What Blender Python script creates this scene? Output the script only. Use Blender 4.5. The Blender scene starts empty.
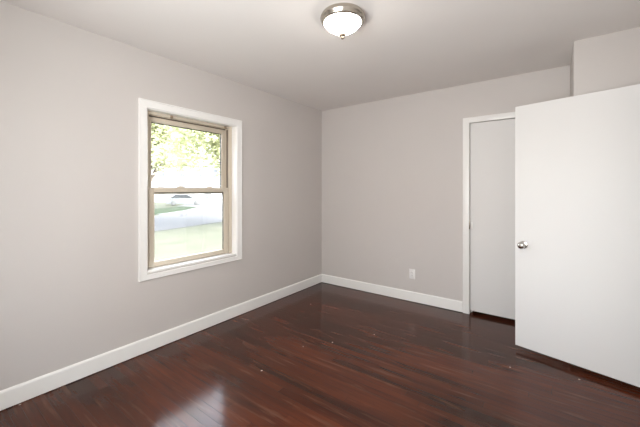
import bpy, bmesh, math, random
from mathutils import Vector, Matrix
R = math.radians
random.seed(7)
S = bpy.context.scene
COL = S.collection

# ------------------------------------------------------------------ camera
cam_d = bpy.data.cameras.new('camera')
cam_d.sensor_width = 36
cam_d.lens = 314 / 640 * 36
cam_d.shift_y = -23.5 / 640
cam_d.clip_start = 0.02
cam_d.clip_end = 600
cam = bpy.data.objects.new('camera', cam_d)
COL.objects.link(cam)
cam.location = (0, 0, 1.313)
cam.rotation_euler = (R(90), 0, R(36.4))
S.camera = cam

# ------------------------------------------------------------------ world, sun, added fill light, exposure
W = bpy.data.worlds.new('World')
S.world = W
W.use_nodes = True
wn = W.node_tree
sky = wn.nodes.new('ShaderNodeTexSky')
sky.sky_type = 'NISHITA'
sky.sun_disc = False
sky.sun_elevation = R(48)
sky.sun_rotation = R(60)
sky.dust_density = 2.0
hsv = wn.nodes.new('ShaderNodeHueSaturation')
hsv.inputs['Saturation'].default_value = 0.35          # thin bright overcast
wn.links.new(sky.outputs[0], hsv.inputs['Color'])
wn.links.new(hsv.outputs[0], wn.nodes['Background'].inputs[0])
wn.nodes['Background'].inputs[1].default_value = 3.6

sun_d = bpy.data.lights.new('sun', 'SUN')
sun_d.energy = 0.8
sun_d.angle = R(3)
sun_d.color = (1.0, 0.96, 0.88)
sun = bpy.data.objects.new('sun', sun_d)
COL.objects.link(sun)
sun.rotation_euler = Vector((-0.72, -0.38, -0.85)).to_track_quat('-Z', 'Y').to_euler()

def fill_light(name, loc, direction, sx, sy, energy, color):
    d = bpy.data.lights.new(name, 'AREA')
    d.shape = 'RECTANGLE'
    d.size, d.size_y = sx, sy
    d.energy = energy
    d.color = color
    o = bpy.data.objects.new(name, d)
    COL.objects.link(o)
    o.location = loc
    o.rotation_euler = Vector(direction).to_track_quat('-Z', 'Z').to_euler()
    return o
# added area light in the unseen window opening, standing in for sky light
fill_light('fill_light_front_window', (-0.74, -0.25, 1.42), (0, 1, 0), 1.4, 1.2, 68, (0.95, 0.98, 0.99))

S.view_settings.view_transform = 'Standard'
S.view_settings.look = 'None'
S.view_settings.gamma = 1
S.view_settings.exposure = 0.08
S.view_settings.use_curve_mapping = False
S.cycles.max_bounces = 16
S.cycles.diffuse_bounces = 8
S.cycles.transparent_max_bounces = 16
S.cycles.sample_clamp_indirect = 6
S.cycles.use_denoising = True
LAMP_STRENGTH = 28.0

# ------------------------------------------------------------------ material helpers
def mat(name):
    m = bpy.data.materials.new(name)
    m.use_nodes = True
    return m, m.node_tree.nodes, m.node_tree.links, m.node_tree.nodes['Principled BSDF']

def paint(name, col, rough=0.5, bump=0.0, scale=60, var=0.02, spec=0.5):
    m, N, L, b = mat(name)
    tc = N.new('ShaderNodeTexCoord')
    n = N.new('ShaderNodeTexNoise')
    n.inputs['Scale'].default_value = 2.5
    n.inputs['Detail'].default_value = 4
    L.new(tc.outputs['Object'], n.inputs['Vector'])
    mx = N.new('ShaderNodeMix')
    mx.data_type = 'RGBA'
    mx.inputs[6].default_value = (*[c * (1 - var) for c in col], 1)
    mx.inputs[7].default_value = (*[min(1, c * (1 + var)) for c in col], 1)
    L.new(n.outputs['Fac'], mx.inputs[0])
    L.new(mx.outputs[2], b.inputs['Base Color'])
    b.inputs['Roughness'].default_value = rough
    b.inputs['Specular IOR Level'].default_value = spec
    if bump:
        n2 = N.new('ShaderNodeTexNoise')
        n2.inputs['Scale'].default_value = scale
        n2.inputs['Detail'].default_value = 3
        L.new(tc.outputs['Object'], n2.inputs['Vector'])
        bp = N.new('ShaderNodeBump')
        bp.inputs['Strength'].default_value = bump
        bp.inputs['Distance'].default_value = 0.002
        L.new(n2.outputs['Fac'], bp.inputs['Height'])
        L.new(bp.outputs[0], b.inputs['Normal'])
    return m

def metal(name, col, rough):
    m, N, L, b = mat(name)
    b.inputs['Metallic'].default_value = 1
    tc = N.new('ShaderNodeTexCoord')
    n = N.new('ShaderNodeTexNoise')
    n.inputs['Scale'].default_value = 40
    L.new(tc.outputs['Object'], n.inputs['Vector'])
    mr = N.new('ShaderNodeMapRange')
    mr.inputs[3].default_value = rough * 0.85
    mr.inputs[4].default_value = rough * 1.15
    L.new(n.outputs['Fac'], mr.inputs[0])
    L.new(mr.outputs[0], b.inputs['Roughness'])
    b.inputs['Base Color'].default_value = (*col, 1)
    return m

def mixrgb(N, L, fac, a, b, blend='MIX'):
    mx = N.new('ShaderNodeMix')
    mx.data_type = 'RGBA'
    mx.blend_type = blend
    for sock, v in ((mx.inputs[0], fac), (mx.inputs[6], a), (mx.inputs[7], b)):
        if hasattr(v, 'is_output') or hasattr(v, 'links'):
            L.new(v, sock)
        elif isinstance(v, (int, float)):
            sock.default_value = v
        else:
            sock.default_value = (*v, 1)
    return mx.outputs[2]

def ramp(N, L, src, p0, p1):
    mr = N.new('ShaderNodeMapRange')
    mr.inputs[1].default_value = p0
    mr.inputs[2].default_value = p1
    mr.clamp = True
    L.new(src, mr.inputs[0])
    return mr.outputs[0]

def wood_floor():
    m, N, L, b = mat('dark_stained_oak')
    tc = N.new('ShaderNodeTexCoord')
    br = N.new('ShaderNodeTexBrick')
    br.offset = 0.0
    br.squash = 1
    br.inputs['Scale'].default_value = 1
    br.inputs['Brick Width'].default_value = 1.35
    br.inputs['Row Height'].default_value = 0.057
    br.inputs['Mortar Size'].default_value = 0.0010
    br.inputs['Mortar Smooth'].default_value = 0.3
    br.inputs['Bias'].default_value = -0.1
    br.inputs['Color1'].default_value = (0, 0, 0, 1)
    br.inputs['Color2'].default_value = (1, 1, 1, 1)
    br.inputs['Mortar'].default_value = (0.0, 0.0, 0.0, 1)
    # every row of boards starts at its own random place
    sx = N.new('ShaderNodeSeparateXYZ'); L.new(tc.outputs['Object'], sx.inputs[0])
    def mth(op, a, b_):
        k = N.new('ShaderNodeMath'); k.operation = op
        L.new(a, k.inputs[0])
        if b_ is not None:
            if isinstance(b_, (int, float)): k.inputs[1].default_value = b_
            else: L.new(b_, k.inputs[1])
        return k.outputs[0]
    row = mth('FLOOR', mth('DIVIDE', sx.outputs[1], 0.057), None)
    wnz = N.new('ShaderNodeTexWhiteNoise'); wnz.noise_dimensions = '1D'; L.new(row, wnz.inputs['W'])
    cx = N.new('ShaderNodeCombineXYZ')
    L.new(mth('ADD', sx.outputs[0], mth('MULTIPLY', wnz.outputs['Value'], 5.0)), cx.inputs[0])
    L.new(sx.outputs[1], cx.inputs[1])
    L.new(cx.outputs[0], br.inputs['Vector'])
    # long grain streaks
    mp = N.new('ShaderNodeMapping')
    mp.inputs['Scale'].default_value = (1.6, 24, 1)
    L.new(cx.outputs[0], mp.inputs['Vector'])
    g = N.new('ShaderNodeTexNoise')
    g.inputs['Scale'].default_value = 1.4
    g.inputs['Detail'].default_value = 6
    g.inputs['Roughness'].default_value = 0.6
    L.new(mp.outputs[0], g.inputs['Vector'])
    # broad uneven stain, stretched along the boards
    mp2 = N.new('ShaderNodeMapping')
    mp2.inputs['Scale'].default_value = (0.7, 2.6, 1)
    L.new(tc.outputs['Object'], mp2.inputs['Vector'])
    w = N.new('ShaderNodeTexNoise')
    w.inputs['Scale'].default_value = 1.1
    w.inputs['Detail'].default_value = 5
    w.inputs['Roughness'].default_value = 0.55
    w.inputs['Distortion'].default_value = 0.3
    L.new(mp2.outputs[0], w.inputs['Vector'])
    dark, red = (0.026, 0.0085, 0.0045), (0.092, 0.0225, 0.0095)
    c = mixrgb(N, L, ramp(N, L, w.outputs['Fac'], 0.38, 0.66), dark, red)
    c = mixrgb(N, L, ramp(N, L, g.outputs['Fac'], 0.42, 0.78), c, (0.028, 0.011, 0.007))
    f = N.new('ShaderNodeMath'); f.operation = 'MULTIPLY'; f.inputs[1].default_value = 0.33
    L.new(br.outputs['Color'], f.inputs[0])
    c = mixrgb(N, L, f.outputs[0], c, (0.150, 0.038, 0.016))
    f2 = N.new('ShaderNodeMath'); f2.operation = 'MULTIPLY'; f2.inputs[1].default_value = 0.35
    L.new(br.outputs['Fac'], f2.inputs[0])
    c = mixrgb(N, L, f2.outputs[0], c, (0.008, 0.004, 0.003))
    # scuffed pale flecks along the grain
    mp3 = N.new('ShaderNodeMapping')
    mp3.inputs['Scale'].default_value = (2.6, 26, 1)
    L.new(tc.outputs['Object'], mp3.inputs['Vector'])
    sc = N.new('ShaderNodeTexNoise')
    sc.inputs['Scale'].default_value = 1.0
    sc.inputs['Detail'].default_value = 3
    L.new(mp3.outputs[0], sc.inputs['Vector'])
    f3 = N.new('ShaderNodeMath'); f3.operation = 'MULTIPLY'; f3.inputs[1].default_value = 0.45
    L.new(ramp(N, L, sc.outputs['Fac'], 0.58, 0.76), f3.inputs[0])
    c = mixrgb(N, L, f3.outputs[0], c, (0.17, 0.085, 0.055))
    # tiny specks of dried paint and dust
    vo = N.new('ShaderNodeTexVoronoi')
    vo.inputs['Scale'].default_value = 5.5
    vo.inputs['Randomness'].default_value = 1
    L.new(tc.outputs['Object'], vo.inputs['Vector'])
    sp = ramp(N, L, vo.outputs['Distance'], 0.042, 0.028)
    sep = N.new('ShaderNodeSeparateColor')
    L.new(vo.outputs['Color'], sep.inputs[0])
    gt = N.new('ShaderNodeMath'); gt.operation = 'GREATER_THAN'; gt.inputs[1].default_value = 0.5
    L.new(sep.outputs[0], gt.inputs[0])
    mu = N.new('ShaderNodeMath'); mu.operation = 'MULTIPLY'
    L.new(sp, mu.inputs[0]); L.new(gt.outputs[0], mu.inputs[1])
    c = mixrgb(N, L, mu.outputs[0], c, (0.60, 0.52, 0.45))
    L.new(c, b.inputs['Base Color'])
    rr = N.new('ShaderNodeMapRange')
    rr.inputs[3].default_value = 0.09
    rr.inputs[4].default_value = 0.20
    L.new(g.outputs['Fac'], rr.inputs[0])
    L.new(rr.outputs[0], b.inputs['Roughness'])
    b.inputs['IOR'].default_value = 1.34
    # gently cupped boards under the varnish
    hh = N.new('ShaderNodeMath'); hh.operation = 'MULTIPLY_ADD'; hh.inputs[1].default_value = -0.12
    L.new(br.outputs['Fac'], hh.inputs[0]); L.new(g.outputs['Fac'], hh.inputs[2])
    bp = N.new('ShaderNodeBump')
    bp.inputs['Strength'].default_value = 0.2
    bp.inputs['Distance'].default_value = 0.002
    fine = N.new('ShaderNodeTexNoise'); fine.inputs['Scale'].default_value = 22; fine.inputs['Detail'].default_value = 5
    L.new(tc.outputs['Object'], fine.inputs['Vector'])
    h2 = N.new('ShaderNodeMath'); h2.operation = 'MULTIPLY_ADD'; h2.inputs[1].default_value = 1.1
    L.new(fine.outputs['Fac'], h2.inputs[0]); L.new(hh.outputs[0], h2.inputs[2])
    L.new(h2.outputs[0], bp.inputs['Height'])
    L.new(bp.outputs[0], b.inputs['Normal'])
    return m

def window_glass():
    m, N, L, b = mat('window_glass')
    out = N['Material Output']
    N.remove(b)
    tr = N.new('ShaderNodeBsdfTransparent'); tr.inputs[0].default_value = (0.96, 0.97, 0.96, 1)
    gl = N.new('ShaderNodeBsdfGlossy'); gl.inputs['Roughness'].default_value = 0.02
    lw = N.new('ShaderNodeLayerWeight'); lw.inputs[0].default_value = 0.5
    pw = N.new('ShaderNodeMath'); pw.operation = 'POWER'; pw.inputs[1].default_value = 5
    L.new(lw.outputs['Facing'], pw.inputs[0])
    fr = N.new('ShaderNodeMath'); fr.operation = 'MULTIPLY_ADD'; fr.inputs[1].default_value = 0.95; fr.inputs[2].default_value = 0.04
    L.new(pw.outputs[0], fr.inputs[0])
    mx = N.new('ShaderNodeMixShader')
    L.new(fr.outputs[0], mx.inputs[0]); L.new(tr.outputs[0], mx.inputs[1]); L.new(gl.outputs[0], mx.inputs[2])
    L.new(mx.outputs[0], out.inputs['Surface'])
    return m

def lamp_glass():
    m, N, L, b = mat('lit_frosted_glass')
    tc = N.new('ShaderNodeTexCoord')
    n = N.new('ShaderNodeTexNoise')
    n.inputs['Scale'].default_value = 9
    n.inputs['Detail'].default_value = 3
    n.inputs['Distortion'].default_value = 1.2
    L.new(tc.outputs['Object'], n.inputs['Vector'])
    mr = N.new('ShaderNodeMapRange')
    mr.inputs[1].default_value = 0.3; mr.inputs[2].default_value = 0.7
    mr.inputs[3].default_value = LAMP_STRENGTH * 0.8; mr.inputs[4].default_value = LAMP_STRENGTH * 1.1
    L.new(n.outputs['Fac'], mr.inputs[0])
    L.new(mr.outputs[0], b.inputs['Emission Strength'])
    b.inputs['Emission Color'].default_value = (1.0, 0.93, 0.83, 1)
    b.inputs['Base Color'].default_value = (0.9, 0.88, 0.84, 1)
    b.inputs['Roughness'].default_value = 0.25
    return m

def foliage_mat(name, c0, c1, thin=False):
    m, N, L, b = mat(name)
    tc = N.new('ShaderNodeTexCoord')
    n = N.new('ShaderNodeTexNoise'); n.inputs['Scale'].default_value = 1.3; n.inputs['Detail'].default_value = 4
    L.new(tc.outputs['Object'], n.inputs['Vector'])
    c = mixrgb(N, L, ramp(N, L, n.outputs['Fac'], 0.35, 0.65), c0, c1)
    L.new(c, b.inputs['Base Color'])
    b.inputs['Roughness'].default_value = 0.9
    b.inputs['Specular IOR Level'].default_value = 0.1
    if thin:
        t = N.new('ShaderNodeBsdfTranslucent'); L.new(c, t.inputs[0])
        mx = N.new('ShaderNodeMixShader'); mx.inputs[0].default_value = 0.45
        L.new(b.outputs[0], mx.inputs[1]); L.new(t.outputs[0], mx.inputs[2])
        L.new(mx.outputs[0], N['Material Output'].inputs['Surface'])
    return m

M = dict(
    wall=paint('warm_grey_wall_paint', (0.582, 0.548, 0.524), 0.6, 0.12, 140),
    ceiling=paint('ceiling_paint', (0.79, 0.757, 0.733), 0.85, 0.15, 90),
    trim=paint('white_trim_paint', (0.85, 0.84, 0.815), 0.35, 0.05, 60, 0.01),
    door=paint('white_door_paint', (0.75, 0.74, 0.725), 0.55, 0.06, 30, 0.01, 0.3),
    tan=paint('tan_window_vinyl', (0.60, 0.53, 0.43), 0.4, 0, 60, 0.03),
    seal_shade=paint('dark_seal_and_shade', (0.03, 0.028, 0.025), 0.6),
    floor=wood_floor(),
    glass=window_glass(),
    nickel=metal('brushed_nickel', (0.46, 0.42, 0.365), 0.25),
    knob=metal('polished_nickel', (0.62, 0.60, 0.57), 0.12),
    bronze=metal('dull_brass', (0.36, 0.29, 0.22), 0.4),
    lamp=lamp_glass(),
    plate=paint('white_plastic', (0.80, 0.78, 0.76), 0.3),
    slot=paint('dark_slot', (0.05, 0.05, 0.05), 0.5),
    grass=foliage_mat('lawn_grass', (0.057, 0.060, 0.043), (0.075, 0.075, 0.056)),
    grass_deep=foliage_mat('verge_grass', (0.018, 0.029, 0.013), (0.024, 0.032, 0.018)),
    asphalt=paint('pale_asphalt', (0.034, 0.033, 0.036), 0.9, 0, 20, 0.12),
    concrete=paint('pale_concrete', (0.075, 0.075, 0.075), 0.9, 0.2, 20, 0.05),
    siding=paint('white_siding', (0.36, 0.36, 0.375), 0.7),
    roof=paint('grey_shingles', (0.32, 0.32, 0.34), 0.9, 0.3, 8, 0.1),
    pane=paint('dull_house_glass', (0.10, 0.105, 0.115), 0.7),
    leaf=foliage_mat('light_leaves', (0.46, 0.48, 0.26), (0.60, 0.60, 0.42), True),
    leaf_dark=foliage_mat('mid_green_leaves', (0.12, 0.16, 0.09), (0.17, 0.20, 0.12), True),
    bark=paint('bark', (0.20, 0.16, 0.13), 0.9, 0.5, 10, 0.2),
    car=paint('silver_car_paint', (0.14, 0.147, 0.157), 0.4),
    car_glass=paint('dark_car_glass', (0.03, 0.033, 0.038), 0.3),
    strip=paint('brown_gap_strip', (0.15, 0.12, 0.09), 0.6),
    tyre=paint('tyre_rubber', (0.09, 0.09, 0.09), 0.8),
)

# ------------------------------------------------------------------ mesh helpers
def box(bm, lo, hi, bevel=0.0):
    g = bmesh.ops.create_cube(bm, size=1)
    vs = g['verts']
    for v in vs:
        v.co = Vector([(lo[i] + hi[i]) / 2 + v.co[i] * (hi[i] - lo[i]) for i in range(3)])
    if bevel:
        es = {e for v in vs for e in v.link_edges}
        bmesh.ops.bevel(bm, geom=list(es), offset=bevel, segments=2, affect='EDGES', profile=0.5)

def lathe(bm, prof, seg=48, mtx=None):
    """prof: (radius, height) pairs, spun round local z."""
    rings = []
    for r, z in prof:
        if r < 1e-5:
            rings.append([bm.verts.new((0, 0, z))])
        else:
            rings.append([bm.verts.new((r * math.cos(2 * math.pi * k / seg), r * math.sin(2 * math.pi * k / seg), z)) for k in range(seg)])
    vs = [v for r in rings for v in r]
    for a, b_ in zip(rings, rings[1:]):
        for k in range(seg):
            k2 = (k + 1) % seg
            if len(a) == 1 and len(b_) > 1:
                bm.faces.new((a[0], b_[k], b_[k2]))
            elif len(b_) == 1 and len(a) > 1:
                bm.faces.new((a[k], b_[0], a[k2]))
            elif len(a) > 1:
                bm.faces.new((a[k], b_[k], b_[k2], a[k2]))
    if mtx is not None:
        bmesh.ops.transform(bm, matrix=mtx, verts=vs)
    bmesh.ops.recalc_face_normals(bm, faces=list({f for v in vs for f in v.link_faces}))

def prism(bm, pts, axis, lo, hi):
    """extrude a 2-D outline along axis ('x','y','z')."""
    def mk(p, h):
        if axis == 'x': return (h, p[0], p[1])
        if axis == 'y': return (p[0], h, p[1])
        return (p[0], p[1], h)
    a = [bm.verts.new(mk(p, lo)) for p in pts]
    b_ = [bm.verts.new(mk(p, hi)) for p in pts]
    fs = [bm.faces.new(a), bm.faces.new(b_)]
    n = len(pts)
    for k in range(n):
        fs.append(bm.faces.new((a[k], a[(k + 1) % n], b_[(k + 1) % n], b_[k])))
    bmesh.ops.recalc_face_normals(bm, faces=fs)

def obj(name, bm, m, parent=None, smooth=None):
    me = bpy.data.meshes.new(name)
    bm.to_mesh(me)
    bm.free()
    me.materials.append(m)
    if smooth is not None:
        me.polygons.foreach_set('use_smooth', [True] * len(me.polygons))
        try:
            me.set_sharp_from_angle(angle=R(smooth))
        except Exception:
            pass
    o = bpy.data.objects.new(name, me)
    COL.objects.link(o)
    if parent:
        o.parent = parent
    return o

def boxes(name, m, lst, parent=None, bevel=0.0):
    bm = bmesh.new()
    for lo, hi in lst:
        box(bm, lo, hi, bevel)
    return obj(name, bm, m, parent, 35 if bevel else None)

def tag(o, label, cat, group=None, kind=None):
    o['label'] = label
    o['category'] = cat
    if group: o['group'] = group
    if kind: o['kind'] = kind
    return o

def empty(name, loc=(0, 0, 0), rz=0):
    o = bpy.data.objects.new(name, None)
    o.empty_display_size = 0.1
    COL.objects.link(o)
    o.location = loc
    o.rotation_euler = (0, 0, rz)
    return o

def struct(name, m, lst, label, cat, parent=None, bevel=0.0):
    return tag(boxes(name, m, lst, parent, bevel), label, cat, kind='structure')

# ------------------------------------------------------------------ room shell
XL, XR, YF, YB, H = -2.64, 0.53, -0.20, 3.62, 2.44
JX, JY = 0.135, 3.053                 # boxed-out corner
T = 0.16
# window_1 opening (left wall)
WY0, WY1, WZ0, WZ1 = 1.213, 2.110, 0.640, 1.978
# added_window opening (front wall, unseen, added to let in light)
VX0, VX1, VZ0, VZ1 = -1.49, 0.01, 0.75, 2.08
# door_1 opening (right wall), door_2 opening (back wall)
EY0, EY1, EZ = 2.085, 2.862, 2.045
DX0, DX1, DZ = -0.698, 0.018, 2.022
HX = 1.65                              # far side of the hall beyond the open door

struct('floor', M['floor'], [((XL, YF, -0.05), (XR, YB, 0)), ((XR, 1.73, -0.05), (HX, YB, 0)), ((DX0 - 0.2, YB, -0.05), (DX1 + 0.2, 4.40, 0))], 'dark reddish-brown glossy wooden plank floor with pale specks', 'floor')
struct('ceiling', M['ceiling'], [((XL - T, YF - T, H), (XR + 0.12, YB + T, H + 0.12)), ((XR + 0.12, 1.73, H), (HX + T, YB + T, H + 0.12))], 'plain off-white painted ceiling', 'ceiling')
struct('wall_left', M['wall'], [
    ((XL - T, YF - T, -0.05), (XL, WY0, H)), ((XL - T, WY1, -0.05), (XL, YB + T, H)),
    ((XL - T, WY0, -0.05), (XL, WY1, WZ0)), ((XL - T, WY0, WZ1), (XL, WY1, H))], 'warm grey wall on the left holding the window', 'wall')
struct('wall_back', M['wall'], [
    ((XL, YB, -0.05), (DX0, YB + T, H)), ((DX1, YB, -0.05), (HX + T, YB + T, H)), ((DX0, YB, DZ), (DX1, YB + T, H)),
    ], 'warm grey back wall with the outlet and the narrow closed door', 'wall')
struct('wall_front', M['wall'], [
    ((XL, YF - T, -0.05), (VX0, YF, H)), ((VX1, YF - T, -0.05), (XR, YF, H)),
    ((VX0, YF - T, -0.05), (VX1, YF, VZ0)), ((VX0, YF - T, VZ1), (VX1, YF, H))], 'warm grey wall behind the viewer', 'wall')
struct('wall_right', M['wall'], [
    ((XR, YF - T, -0.05), (XR + 0.12, EY0, H)), ((XR, EY1, -0.05), (XR + 0.12, YB, H)), ((XR, EY0, EZ), (XR + 0.12, EY1, H))],
    'warm grey wall on the right with the open doorway', 'wall')
struct('wall_corner', M['wall'], [((JX, JY, -0.05), (XR, YB, H))], 'boxed-out piece of grey wall rising behind the open door', 'wall', bevel=0.003)
struct('wall_closet', M['wall'], [((DX0 - 0.3, YB + T, -0.05), (DX0 - 0.2, 4.40, H)), ((DX1 + 0.2, YB + T, -0.05), (DX1 + 0.3, 4.40, H)), ((DX0 - 0.3, 4.40, -0.05), (DX1 + 0.3, 4.5, H)), ((DX0 - 0.3, YB + T, H), (DX1 + 0.3, 4.5, H + 0.1))], 'walls of the closet behind the closed door', 'wall')
struct('wall_hall', M['wall'], [((HX, 1.85, -0.05), (HX + T, YB, H)), ((XR + 0.12, 1.73, -0.05), (HX + T, 1.85, H))], 'walls of the hall beyond the open doorway', 'wall')

def base(name, axis, a0, a1, face, sgn, label):
    """baseboard: eased-top board, 95 mm tall."""
    h, t, z0 = 0.118, 0.014, 0.006
    prof = [(0, z0), (t, z0), (t, h - 0.012), (t * 0.75, h - 0.004), (t * 0.3, h), (0, h)]
    bm = bmesh.new()
    prism(bm, [(face + sgn * p[0], p[1]) for p in prof], axis, a0, a1)
    tag(obj(name, bm, M['trim']), label, 'baseboard', kind='structure')
base('baseboard_left', 'y', YF, YB, XL, 1, 'white baseboard along the foot of the window wall')
base('baseboard_back', 'x', XL + 0.014, -0.766, YB, -1, 'white baseboard along the back wall below the outlet')
base('baseboard_corner', 'x', JX - 0.014, XR - 0.02, JY, -1, 'white baseboard showing in the gap under the open door')
base('baseboard_side', 'y', JY - 0.014, YB, JX, -1, 'white baseboard on the side of the boxed-out wall')
base('baseboard_front', 'x', XL + 0.014, XR - 0.014, YF, 1, 'white baseboard along the wall behind the viewer')
base('baseboard_right', 'y', YF, EY0 - 0.07, XR, -1, 'white baseboard along the right wall')

# ------------------------------------------------------------------ window_1
win = tag(empty('window_1', (XL, (WY0 + WY1) / 2, WZ0)), 'tan double-hung window in white casing on the left wall', 'window', kind='structure')
O = Vector(win.location)
def wbox(name, m, lst, parent, bevel=0.0):
    """boxes given in room coordinates, stored about the parent chain's origin."""
    return boxes(name, m, [(Vector(a) - O, Vector(b) - O) for a, b in lst], parent, bevel)

CY0, CY1, CZ0, CZ1 = 1.150, 2.175, 0.586, 2.043
def mitred(name, outer, inner, parent):
    """picture-frame casing with mitred corners, a raised outer band and an eased inner edge."""
    bm = bmesh.new()
    steps = [(0.0, 0.0), (0.0, 0.017), (0.03, 0.020), (0.16, 0.020), (0.20, 0.017), (0.94, 0.016), (1.0, 0.012), (1.0, -0.004)]
    rings = []
    for f, d in steps:
        q = [outer[i] + (inner[i] - outer[i]) * f for i in range(4)]
        y0, y1, z0, z1 = q
        rings.append([bm.verts.new(Vector((XL + d, y, z)) - O) for y, z in ((y0, z0), (y1, z0), (y1, z1), (y0, z1))])
    for a, b_ in zip(rings, rings[1:]):
        for k in range(4):
            bm.faces.new((a[k], a[(k + 1) % 4], b_[(k + 1) % 4], b_[k]))
    bmesh.ops.recalc_face_normals(bm, faces=bm.faces)
    return obj(name, bm, M['trim'], parent)
mitred('casing', (CY0, CY1, CZ0, CZ1), (WY0, WY1, 0.626, WZ1), win)
FX = XL - 0.06                         # room side of the tan frame
wbox('jamb_liner', M['trim'], [
    ((FX - 0.004, WY0, WZ0), (XL + 0.006, WY0 + 0.006, WZ1)), ((FX - 0.004, WY1 - 0.006, WZ0), (XL + 0.006, WY1, WZ1)),
    ((FX - 0.004, WY0, WZ1 - 0.006), (XL + 0.006, WY1, WZ1))], win)
wbox('sill', M['trim'], [((FX - 0.10, WY0, 0.636), (XL + 0.004, WY1, 0.655))], win, 0.003)
wbox('painted_shadow_line', M['seal_shade'], [((XL - 0.03, WY0, 0.618), (XL - 0.004, WY1, 0.636))], win)  # dark strip that paints the shade line into the groove below the sill
a0, a1 = WY0 + 0.006, WY1 - 0.006
fw = 0.036
zs, zt = 0.655, WZ1 - 0.006
D0, D1 = XL - 0.155, FX
wbox('window_frame', M['tan'], [
    ((D0, a0, zs), (D1, a0 + fw, zt)), ((D0, a1 - fw, zs), (D1, a1, zt)),
    ((D0, a0 + fw, zt - 0.024), (D1, a1 - fw, zt)), ((D0, a0 + fw, zs), (D0 + 0.05, a1 - fw, zs + 0.012)),
    # parting stops that make the sash tracks
    ((FX - 0.052, a0 + fw, zs), (FX - 0.046, a0 + fw + 0.010, zt - 0.024)), ((FX - 0.052, a1 - fw - 0.010, zs), (FX - 0.046, a1 - fw, zt - 0.024)),
    ((FX - 0.006, a0 + fw, 1.34), (FX, a0 + fw + 0.006, zt - 0.024)), ((FX - 0.006, a1 - fw - 0.006, 1.34), (FX, a1 - fw, zt - 0.024)),
    ], win, 0.002)
wbox('gap_strip', M['strip'], [  # brown strips filling the gaps between frame and sashes
    ((FX - 0.070, a0 + fw, zt - 0.033), (FX - 0.050, a1 - fw, zt - 0.024)),
    ((FX - 0.040, a1 - fw - 0.0045, zs), (FX - 0.016, a1 - fw, zt - 0.033)), ((FX - 0.040, a0 + fw, zs), (FX - 0.016, a0 + fw + 0.0045, zt - 0.033))], win)
def sash(name, x0, x1, z0, z1, rail_b, rail_t, stile, label):
    y0, y1 = a0 + fw + 0.005, a1 - fw - 0.005
    s = wbox(name, M['tan'], [
        ((x0, y0, z0), (x1, y0 + stile, z1)), ((x0, y1 - stile, z0), (x1, y1, z1)),
        ((x0, y0 + stile, z0), (x1, y1 - stile, z0 + rail_b)), ((x0, y0 + stile, z1 - rail_t), (x1, y1 - stile, z1))], win, 0.003)
    s['label'] = label
    xm = (x0 + x1) / 2
    gy0, gy1, gz0, gz1 = y0 + stile, y1 - stile, z0 + rail_b, z1 - rail_t
    wbox('glazing_seal', M['seal_shade'], [
        ((xm - 0.006, gy0, gz1 - 0.006), (xm + 0.006, gy1, gz1)), ((xm - 0.006, gy1 - 0.005, gz0), (xm + 0.006, gy1, gz1))], s)
    wbox('glass_pane', M['glass'], [((xm - 0.0015, gy0, gz0), (xm + 0.0015, gy1, gz1))], s)
    return s
up = sash('upper_sash', FX - 0.086, FX - 0.054, 1.276, zt - 0.032, 0.040, 0.044, 0.046, 'upper sash set further out than the lower one')
lo = sash('lower_sash', FX - 0.044, FX - 0.008, zs + 0.004, 1.336, 0.044, 0.044, 0.050, 'lower sash with two small latches on its top rail')
for ly in (1.545, 1.850):
    wbox('tilt_latch', M['tan'], [((FX - 0.040, ly - 0.035, 1.336), (FX - 0.014, ly + 0.035, 1.3425)), ((FX - 0.024, ly - 0.018, 1.3425), (FX - 0.012, ly + 0.018, 1.348))], lo, 0.002)
for ly in (1.452, 2.020):
    b_ = wbox('blind_bracket', M['bronze'], [((FX, ly - 0.011, 1.945), (FX + 0.010, ly + 0.011, 1.968)), ((FX + 0.008, ly - 0.005, 1.940), (FX + 0.022, ly + 0.005, 1.952))], win, 0.002)
    b_['label'] = 'small dark metal clip'

# ------------------------------------------------------------------ added_window, unseen and added behind the viewer for its light
def plain_window(name, a, b, z0, z1, place, label):
    """place(u, d, z): u along the wall, d into the room."""
    global O
    w = tag(empty(name, place((a + b) / 2, 0, z0)), label, 'window', kind='structure')
    O = Vector(w.location)
    def pb(nm, m, lst, bev=0.0):
        out = []
        for lo_, hi_ in lst:
            p, q = Vector(place(*lo_)), Vector(place(*hi_))
            out.append((Vector(map(min, p, q)), Vector(map(max, p, q))))
        return wbox(nm, m, out, w, bev)
    pb('casing', M['trim'], [((a - 0.06, 0, z0 - 0.06), (a, 0.018, z1 + 0.06)), ((b, 0, z0 - 0.06), (b + 0.06, 0.018, z1 + 0.06)),
                             ((a, 0, z1), (b, 0.018, z1 + 0.06)), ((a, 0, z0 - 0.06), (b, 0.018, z0))], 0.003)
    xm = (a + b) / 2
    pb('window_frame', M['tan'], [((a, -0.12, z0), (a + 0.05, -0.04, z1)), ((b - 0.05, -0.12, z0), (b, -0.04, z1)),
                                  ((a + 0.05, -0.12, z1 - 0.05), (b - 0.05, -0.04, z1)), ((a + 0.05, -0.12, z0), (b - 0.05, -0.04, z0 + 0.05)),
                                  ((xm - 0.03, -0.11, z0 + 0.05), (xm + 0.03, -0.05, z1 - 0.05))], 0.003)
    for u0, u1 in ((a + 0.05, xm - 0.03), (xm + 0.03, b - 0.05)):
        pb('glass_pane', M['glass'], [((u0, -0.082, z0 + 0.05), (u1, -0.079, z1 - 0.05))])
plain_window('added_window', VX0, VX1, VZ0, VZ1, lambda u, d, z: (u, YF + d, z), 'wide unseen window added behind the viewer to light the room')

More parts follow.
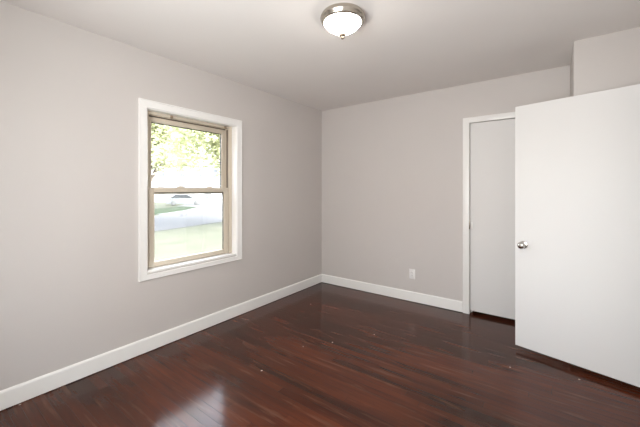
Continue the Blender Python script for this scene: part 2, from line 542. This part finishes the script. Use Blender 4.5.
# ------------------------------------------------------------------ door_1: the open entry door
ang = math.atan2(-0.253, 0.967)        # from the free edge towards the hinge
DL, DT = 0.762, 0.033
d1 = tag(empty('door_1', (-0.241, 3.040, 0.0), ang), 'large plain white door standing open at right, nickel knob near its left edge', 'door', kind='structure')
bm = bmesh.new(); box(bm, (0, 0, 0.038), (DL, DT, 1.998), 0.002)
obj('door_slab', bm, M['door'], d1, 35)
kn = empty('door_knob', (0.060, 0, 0.868)); kn.parent = d1
kn['label'] = 'round polished nickel knob'
KP = [(0.0, 0.0), (0.031, 0.0), (0.032, 0.003), (0.029, 0.008), (0.016, 0.011), (0.0115, 0.014), (0.0105, 0.028), (0.014, 0.033), (0.022, 0.037), (0.0265, 0.043), (0.028, 0.050), (0.0265, 0.057), (0.021, 0.063), (0.012, 0.0665), (0.006, 0.067), (0.0045, 0.0655), (0.0, 0.0655)]
for nm, sgn in (('knob', 1), ('knob', -1)):
    bm = bmesh.new()
    lathe(bm, KP, 40, Matrix.Rotation(R(90) * sgn, 4, 'X'))
    if sgn < 0: bmesh.ops.translate(bm, vec=(0, DT, 0), verts=bm.verts)
    obj(nm, bm, M['knob'], kn, 40)
bm = bmesh.new(); box(bm, (-0.0015, 0.006, 0.838), (0.0005, DT - 0.006, 0.898)); obj('latch_plate', bm, M['knob'], d1)
for hz in (0.25, 1.80):
    bm = bmesh.new(); lathe(bm, [(0, -0.045), (0.006, -0.045), (0.006, 0.045), (0, 0.045)], 16, Matrix.Translation((DL + 0.006, DT / 2 - 0.020, hz)))
    obj('hinge', bm, M['knob'], d1, 40)
O = Vector((0, 0, 0))
tr1 = struct('trim_1', M['trim'], [
    ((XR - 0.018, EY0 - 0.065, 0.0), (XR, EY0, EZ + 0.065)), ((XR - 0.018, EY1, 0.0), (XR, EY1 + 0.065, EZ + 0.065)), ((XR - 0.018, EY0, EZ), (XR, EY1, EZ + 0.065)),
    ((XR, EY0, 0.0), (XR + 0.12, EY0 + 0.018, EZ)), ((XR, EY1 - 0.004, 0.0), (XR + 0.12, EY1, EZ)), ((XR, EY0 + 0.018, EZ - 0.018), (XR + 0.12, EY1 - 0.004, EZ))],
    'white casing round the doorway in the right wall', 'trim')

# ------------------------------------------------------------------ door_2: closed narrow door in the back wall
d2 = tag(empty('door_2', (DX0, YB, 0)), 'narrow plain white closed door in the back wall, partly behind the open door', 'door', kind='structure')
O = Vector(d2.location)
cw = 0.066
bm = bmesh.new()
def leg_prof(bm, x0, x1, z0, z1):
    box(bm, Vector((x0, YB - 0.017, z0)) - O, Vector((x1, YB + 0.002, z1)) - O, 0.004)
leg_prof(bm, DX0 - cw, DX0, 0.0, DZ + 0.058)
leg_prof(bm, DX1, DX1 + cw, 0.0, DZ + 0.058)
leg_prof(bm, DX0 - 0.002, DX1 + 0.002, DZ, DZ + 0.058)
obj('casing', bm, M['trim'], d2, 35)
wbox('door_stop', M['trim'], [
    ((DX0, YB + 0.062, 0.0), (DX0 + 0.012, YB + 0.10, DZ)), ((DX1 - 0.012, YB + 0.062, 0.0), (DX1, YB + 0.10, DZ)), ((DX0, YB + 0.062, DZ - 0.012), (DX1, YB + 0.10, DZ))], d2)
wbox('door_slab', M['door'], [((DX0 + 0.003, YB + 0.012, 0.034), (DX1 - 0.004, YB + 0.048, DZ - 0.003))], d2, 0.002)
hg = wbox('hinge', M['trim'], [((DX0 - 0.016, YB - 0.020, 0.905), (DX0 - 0.002, YB - 0.015, 0.975)), ((DX0 + 0.008, YB + 0.008, 0.905), (DX0 + 0.026, YB + 0.013, 0.975))], d2, 0.001)
bm = bmesh.new(); lathe(bm, [(0, 0.898), (0.004, 0.900), (0.0055, 0.904), (0.0055, 0.976), (0.004, 0.980), (0, 0.982)], 16, Matrix.Translation((0.002, -0.021, 0)))
obj('hinge_pin', bm, M['nickel'], hg, 40)

# ------------------------------------------------------------------ ceiling lamp
lp = tag(empty('ceiling_lamp', (-1.082, 1.712, H)), 'round flush ceiling lamp with brushed nickel rim and glowing frosted glass bowl', 'lamp')
bm = bmesh.new()
lathe(bm, [(0.0, -0.0005), (0.133, -0.0005), (0.136, -0.004), (0.139, -0.010), (0.142, -0.018), (0.1435, -0.024), (0.142, -0.029), (0.140, -0.033), (0.137, -0.037), (0.1365, -0.044), (0.133, -0.050), (0.128, -0.054), (0.122, -0.055), (0.118, -0.052), (0.117, -0.046), (0.0, -0.040)], 72)
obj('rim', bm, M['nickel'], lp, 40)
bm = bmesh.new()
prof = [(0.1180, -0.050)]
for k in range(1, 19):
    t = k / 18
    prof.append((0.1190 * (1 - t ** 1.9) if k < 18 else 0.0, -0.050 - 0.078 * t))
lathe(bm, prof, 64)
obj('glass_bowl', bm, M['lamp'], lp, 60)
bm = bmesh.new()
lathe(bm, [(0, -0.121), (0.017, -0.121), (0.0195, -0.127), (0.017, -0.134), (0.011, -0.138), (0.0085, -0.141), (0.0105, -0.145), (0.010, -0.151), (0.006, -0.156), (0.0, -0.158)], 28)
f_ = obj('finial', bm, M['bronze'], lp, 40)

# ------------------------------------------------------------------ wall outlet
ol = tag(empty('wall_outlet', (-1.320, YB, 0.325)), 'white duplex electrical outlet low on the back wall', 'outlet')
bm = bmesh.new(); box(bm, (-0.035, -0.006, -0.057), (0.035, 0, 0.057), 0.002)
obj('cover_plate', bm, M['plate'], ol, 35)
for dz in (-0.0195, 0.0195):
    bm = bmesh.new(); box(bm, (-0.0165, -0.0085, dz - 0.014), (0.0165, -0.006, dz + 0.014), 0.002)
    rc = obj('receptacle', bm, M['plate'], ol, 35)
    for dx in (-0.006, 0.006):
        bm = bmesh.new(); box(bm, (dx - 0.001, -0.0088, dz - 0.003), (dx + 0.001, -0.0084, dz + 0.006)); obj('slot', bm, M['slot'], rc)
bm = bmesh.new(); lathe(bm, [(0, 0), (0.003, 0), (0.003, 0.001), (0, 0.0014)], 12, Matrix.Translation((0, -0.006, 0)) @ Matrix.Rotation(R(90), 4, 'X'))
obj('screw', bm, M['nickel'], ol, 40)

# ------------------------------------------------------------------ outdoors, seen through window_1
G = -0.75
def slab(name, m, pts, z0, z1, label, cat):
    bm = bmesh.new(); prism(bm, pts, 'z', z0, z1)
    return tag(obj(name, bm, m), label, cat, kind='structure')
slab('lawn', M['grass'], [(-160, -80), (30, -80), (30, 160), (-160, 160)], G - 0.3, G, 'sunlit pale green lawn outside the window', 'lawn')
slab('street', M['asphalt'], [(-15.3, -40), (-15.9, 8), (-17.5, 14), (-22, 40), (-46, 60), (-36, 27), (-24.5, 11.5), (-23, 4), (-22.5, -40)], G + 0.004, G + 0.02, 'pale grey street crossing outside the window', 'street')
slab('driveway', M['concrete'], [(-25.2, 13.0), (-37, 28), (-62, 44), (-60, 36), (-40, 23), (-29, 13.5)], G + 0.004, G + 0.03, 'bright concrete drive beyond the street', 'driveway')
slab('verge', M['grass_deep'], [(-25.0, 10.5), (-29.5, 17.2), (-34, 21.5), (-37, 21), (-33, 15), (-29, 9)], G + 0.02, G + 0.06, 'greener strip of grass beside the street', 'lawn')

struct('sky_blocker', M['trim'], [((-3.2, -2.6, 2.30), (1.2, YF - T, 2.42)), ((-3.1, -2.55, G), (-2.98, -2.43, 2.30)), ((1.0, -2.55, G), (1.12, -2.43, 2.30))], 'unseen white roof on two posts added behind the viewer to block sky light', 'sky_blocker')  # out-of-view roof added to keep high sky out of the front opening

struct('wall_sky_blocker', paint('brown_brick', (0.16, 0.10, 0.075), 0.9, 0.4, 12, 0.2), [((-14, -5.2, G), (9, -4.8, 4.6))], 'unseen brown wall added behind the viewer to block low sky light', 'wall')  # out-of-view wall added to screen low sky from the front opening

# white house across the street
hs = tag(empty('house', (-52.0, 36.0, G), R(-35)), 'tall white house across the street seen through the upper sash', 'house')
bm = bmesh.new(); box(bm, (-4, -11, 0), (4, 11, 6.4)); obj('wall', bm, M['siding'], hs)
bm = bmesh.new(); prism(bm, [(-4.6, 6.3), (4.6, 6.3), (4.6, 6.5), (0, 9.0), (-4.6, 6.5)], 'y', -11.5, 11.5); obj('roof', bm, M['roof'], hs)
for wy in (-8.2, -5.0, -2.2, 0.6, 3.4, 7.6):
    for wz in ((4.3, 5.7), (1.3, 2.8)):
        if wz[0] < 2 and wy in (-2.2, 0.6): continue
        bm = bmesh.new()
        for lo_, hi_ in (((4.0, wy - 0.62, wz[0] - 0.1), (4.06, wy - 0.5, wz[1] + 0.1)), ((4.0, wy + 0.5, wz[0] - 0.1), (4.06, wy + 0.62, wz[1] + 0.1)),
                         ((4.0, wy - 0.5, wz[1]), (4.06, wy + 0.5, wz[1] + 0.1)), ((4.0, wy - 0.5, wz[0] - 0.1), (4.06, wy + 0.5, wz[0])), ((4.0, wy - 0.5, sum(wz) / 2 - .04), (4.06, wy + 0.5, sum(wz) / 2 + .04))):
            box(bm, lo_, hi_)
        f_ = obj('window', bm, M['siding'], hs)
        bm = bmesh.new(); box(bm, (3.99, wy - 0.5, wz[0]), (4.02, wy + 0.5, wz[1])); obj('pane', bm, M['pane'], f_)
bm = bmesh.new(); box(bm, (4.0, -1.2, 0.3), (4.07, -0.2, 2.5)); obj('door', bm, M['pane'], hs)

# parked car
cr = tag(empty('car', (-40.3, 23.6, G + 0.02), R(58)), 'silver car parked beyond the street, seen below the middle rail', 'car')
bm = bmesh.new()
prism(bm, [(-2.3, 0.22), (2.3, 0.22), (2.32, 0.62), (2.2, 0.80), (1.1, 0.93), (-2.1, 0.98), (-2.3, 0.85)], 'y', -0.88, 0.88)
bmesh.ops.bevel(bm, geom=list(bm.edges), offset=0.06, segments=2, affect='EDGES'); obj('body', bm, M['car'], cr, 40)
bm = bmesh.new()
prism(bm, [(1.1, 0.92), (0.35, 1.38), (-1.2, 1.40), (-1.95, 0.96)], 'y', -0.72, 0.72)
bmesh.ops.bevel(bm, geom=list(bm.edges), offset=0.05, segments=2, affect='EDGES'); obj('cabin', bm, M['car_glass'], cr, 40)
bm = bmesh.new(); box(bm, (-1.2, -0.68, 1.385), (0.35, 0.68, 1.44), 0.02); obj('roof', bm, M['car'], cr, 40)
for wx in (-1.4, 1.42):
    for wy in (-0.8, 0.8):
        bm = bmesh.new(); lathe(bm, [(0, -0.1), (0.28, -0.1), (0.32, -0.07), (0.32, 0.07), (0.28, 0.1), (0, 0.1)], 24, Matrix.Translation((wx, wy, 0.32)) @ Matrix.Rotation(R(90), 4, 'X'))
        obj('wheel', bm, M['tyre'], cr, 40)

def tree(loc, h_trunk, rx, rz, n, size, m, label):
    t = tag(empty('tree', loc), label, 'tree', 'trees outside the window')
    bm = bmesh.new()
    lathe(bm, [(0, 0), (0.42, 0), (0.30, 0.5), (0.24, h_trunk * 0.5), (0.2, h_trunk), (0.1, h_trunk + rz), (0, h_trunk + rz * 1.2)], 14)
    for k in range(7):
        a = 2 * math.pi * k / 7 + random.random()
        v0 = Vector((0, 0, h_trunk * (0.8 + 0.06 * k)))
        v1 = v0 + Vector((math.cos(a) * rx * 0.4, math.sin(a) * rx * 0.4, rz * (0.4 + 0.5 * random.random())))
        q = (v1 - v0).to_track_quat('Z', 'Y').to_matrix().to_4x4()
        lathe(bm, [(0, 0), (0.12, 0), (0.07, (v1 - v0).length * 0.6), (0.02, (v1 - v0).length)], 8, Matrix.Translation(v0) @ q)
    obj('trunk', bm, M['bark'], t, 60)
    verts, faces = [], []
    cl = [(Vector((random.gauss(0, 0.42) * rx, random.gauss(0, 0.42) * rx, h_trunk + rz * (0.35 + 0.9 * random.random()))), random.uniform(0.18, 0.34) * rx) for _ in range(70)]
    for k in range(n):
        c, r = cl[k % len(cl)]
        p = c + Vector((random.gauss(0, 1), random.gauss(0, 1), random.gauss(0, 0.75))) * r * 0.6
        s = size * random.uniform(0.6, 1.3)
        q = Matrix.Rotation(random.uniform(0, 6.28), 3, 'Z') @ Matrix.Rotation(random.gauss(0, 0.7), 3, 'X') @ Matrix.Rotation(random.gauss(0, 0.5), 3, 'Y')
        i = len(verts)
        for w_ in ((-0.5, 0, 0), (0, -0.28, -0.1), (0.5, 0, 0), (0, 0.28, -0.1)):
            verts.append(p + q @ (Vector(w_) * s))
        faces += [(i, i + 1, i + 2), (i, i + 2, i + 3)]
    me = bpy.data.meshes.new('foliage')
    me.from_pydata(verts, [], faces)
    me.materials.append(m)
    o = bpy.data.objects.new('foliage', me); COL.objects.link(o); o.parent = t
tree((-15.5, 12.3, G), 1.9, 4.0, 6.0, 26000, 0.30, M['leaf'], 'pale green leafy tree filling the right of the upper sash')
tree((-37.0, 17.2, G), 3.2, 5.6, 7.0, 26000, 0.50, M['leaf'], 'pale green leafy tree at the left of the upper sash')
tree((-62, 58, G), 5, 8, 8, 5000, 0.7, M['leaf_dark'], 'darker tree standing behind the right end of the white house')
tree((-80, 42, G), 6, 9, 9, 6000, 0.7, M['leaf_dark'], 'darker tree rising behind the roof of the white house')
tree((-72, 14, G), 5, 9, 9, 6000, 0.7, M['leaf_dark'], 'darker tree beyond the left end of the white house')
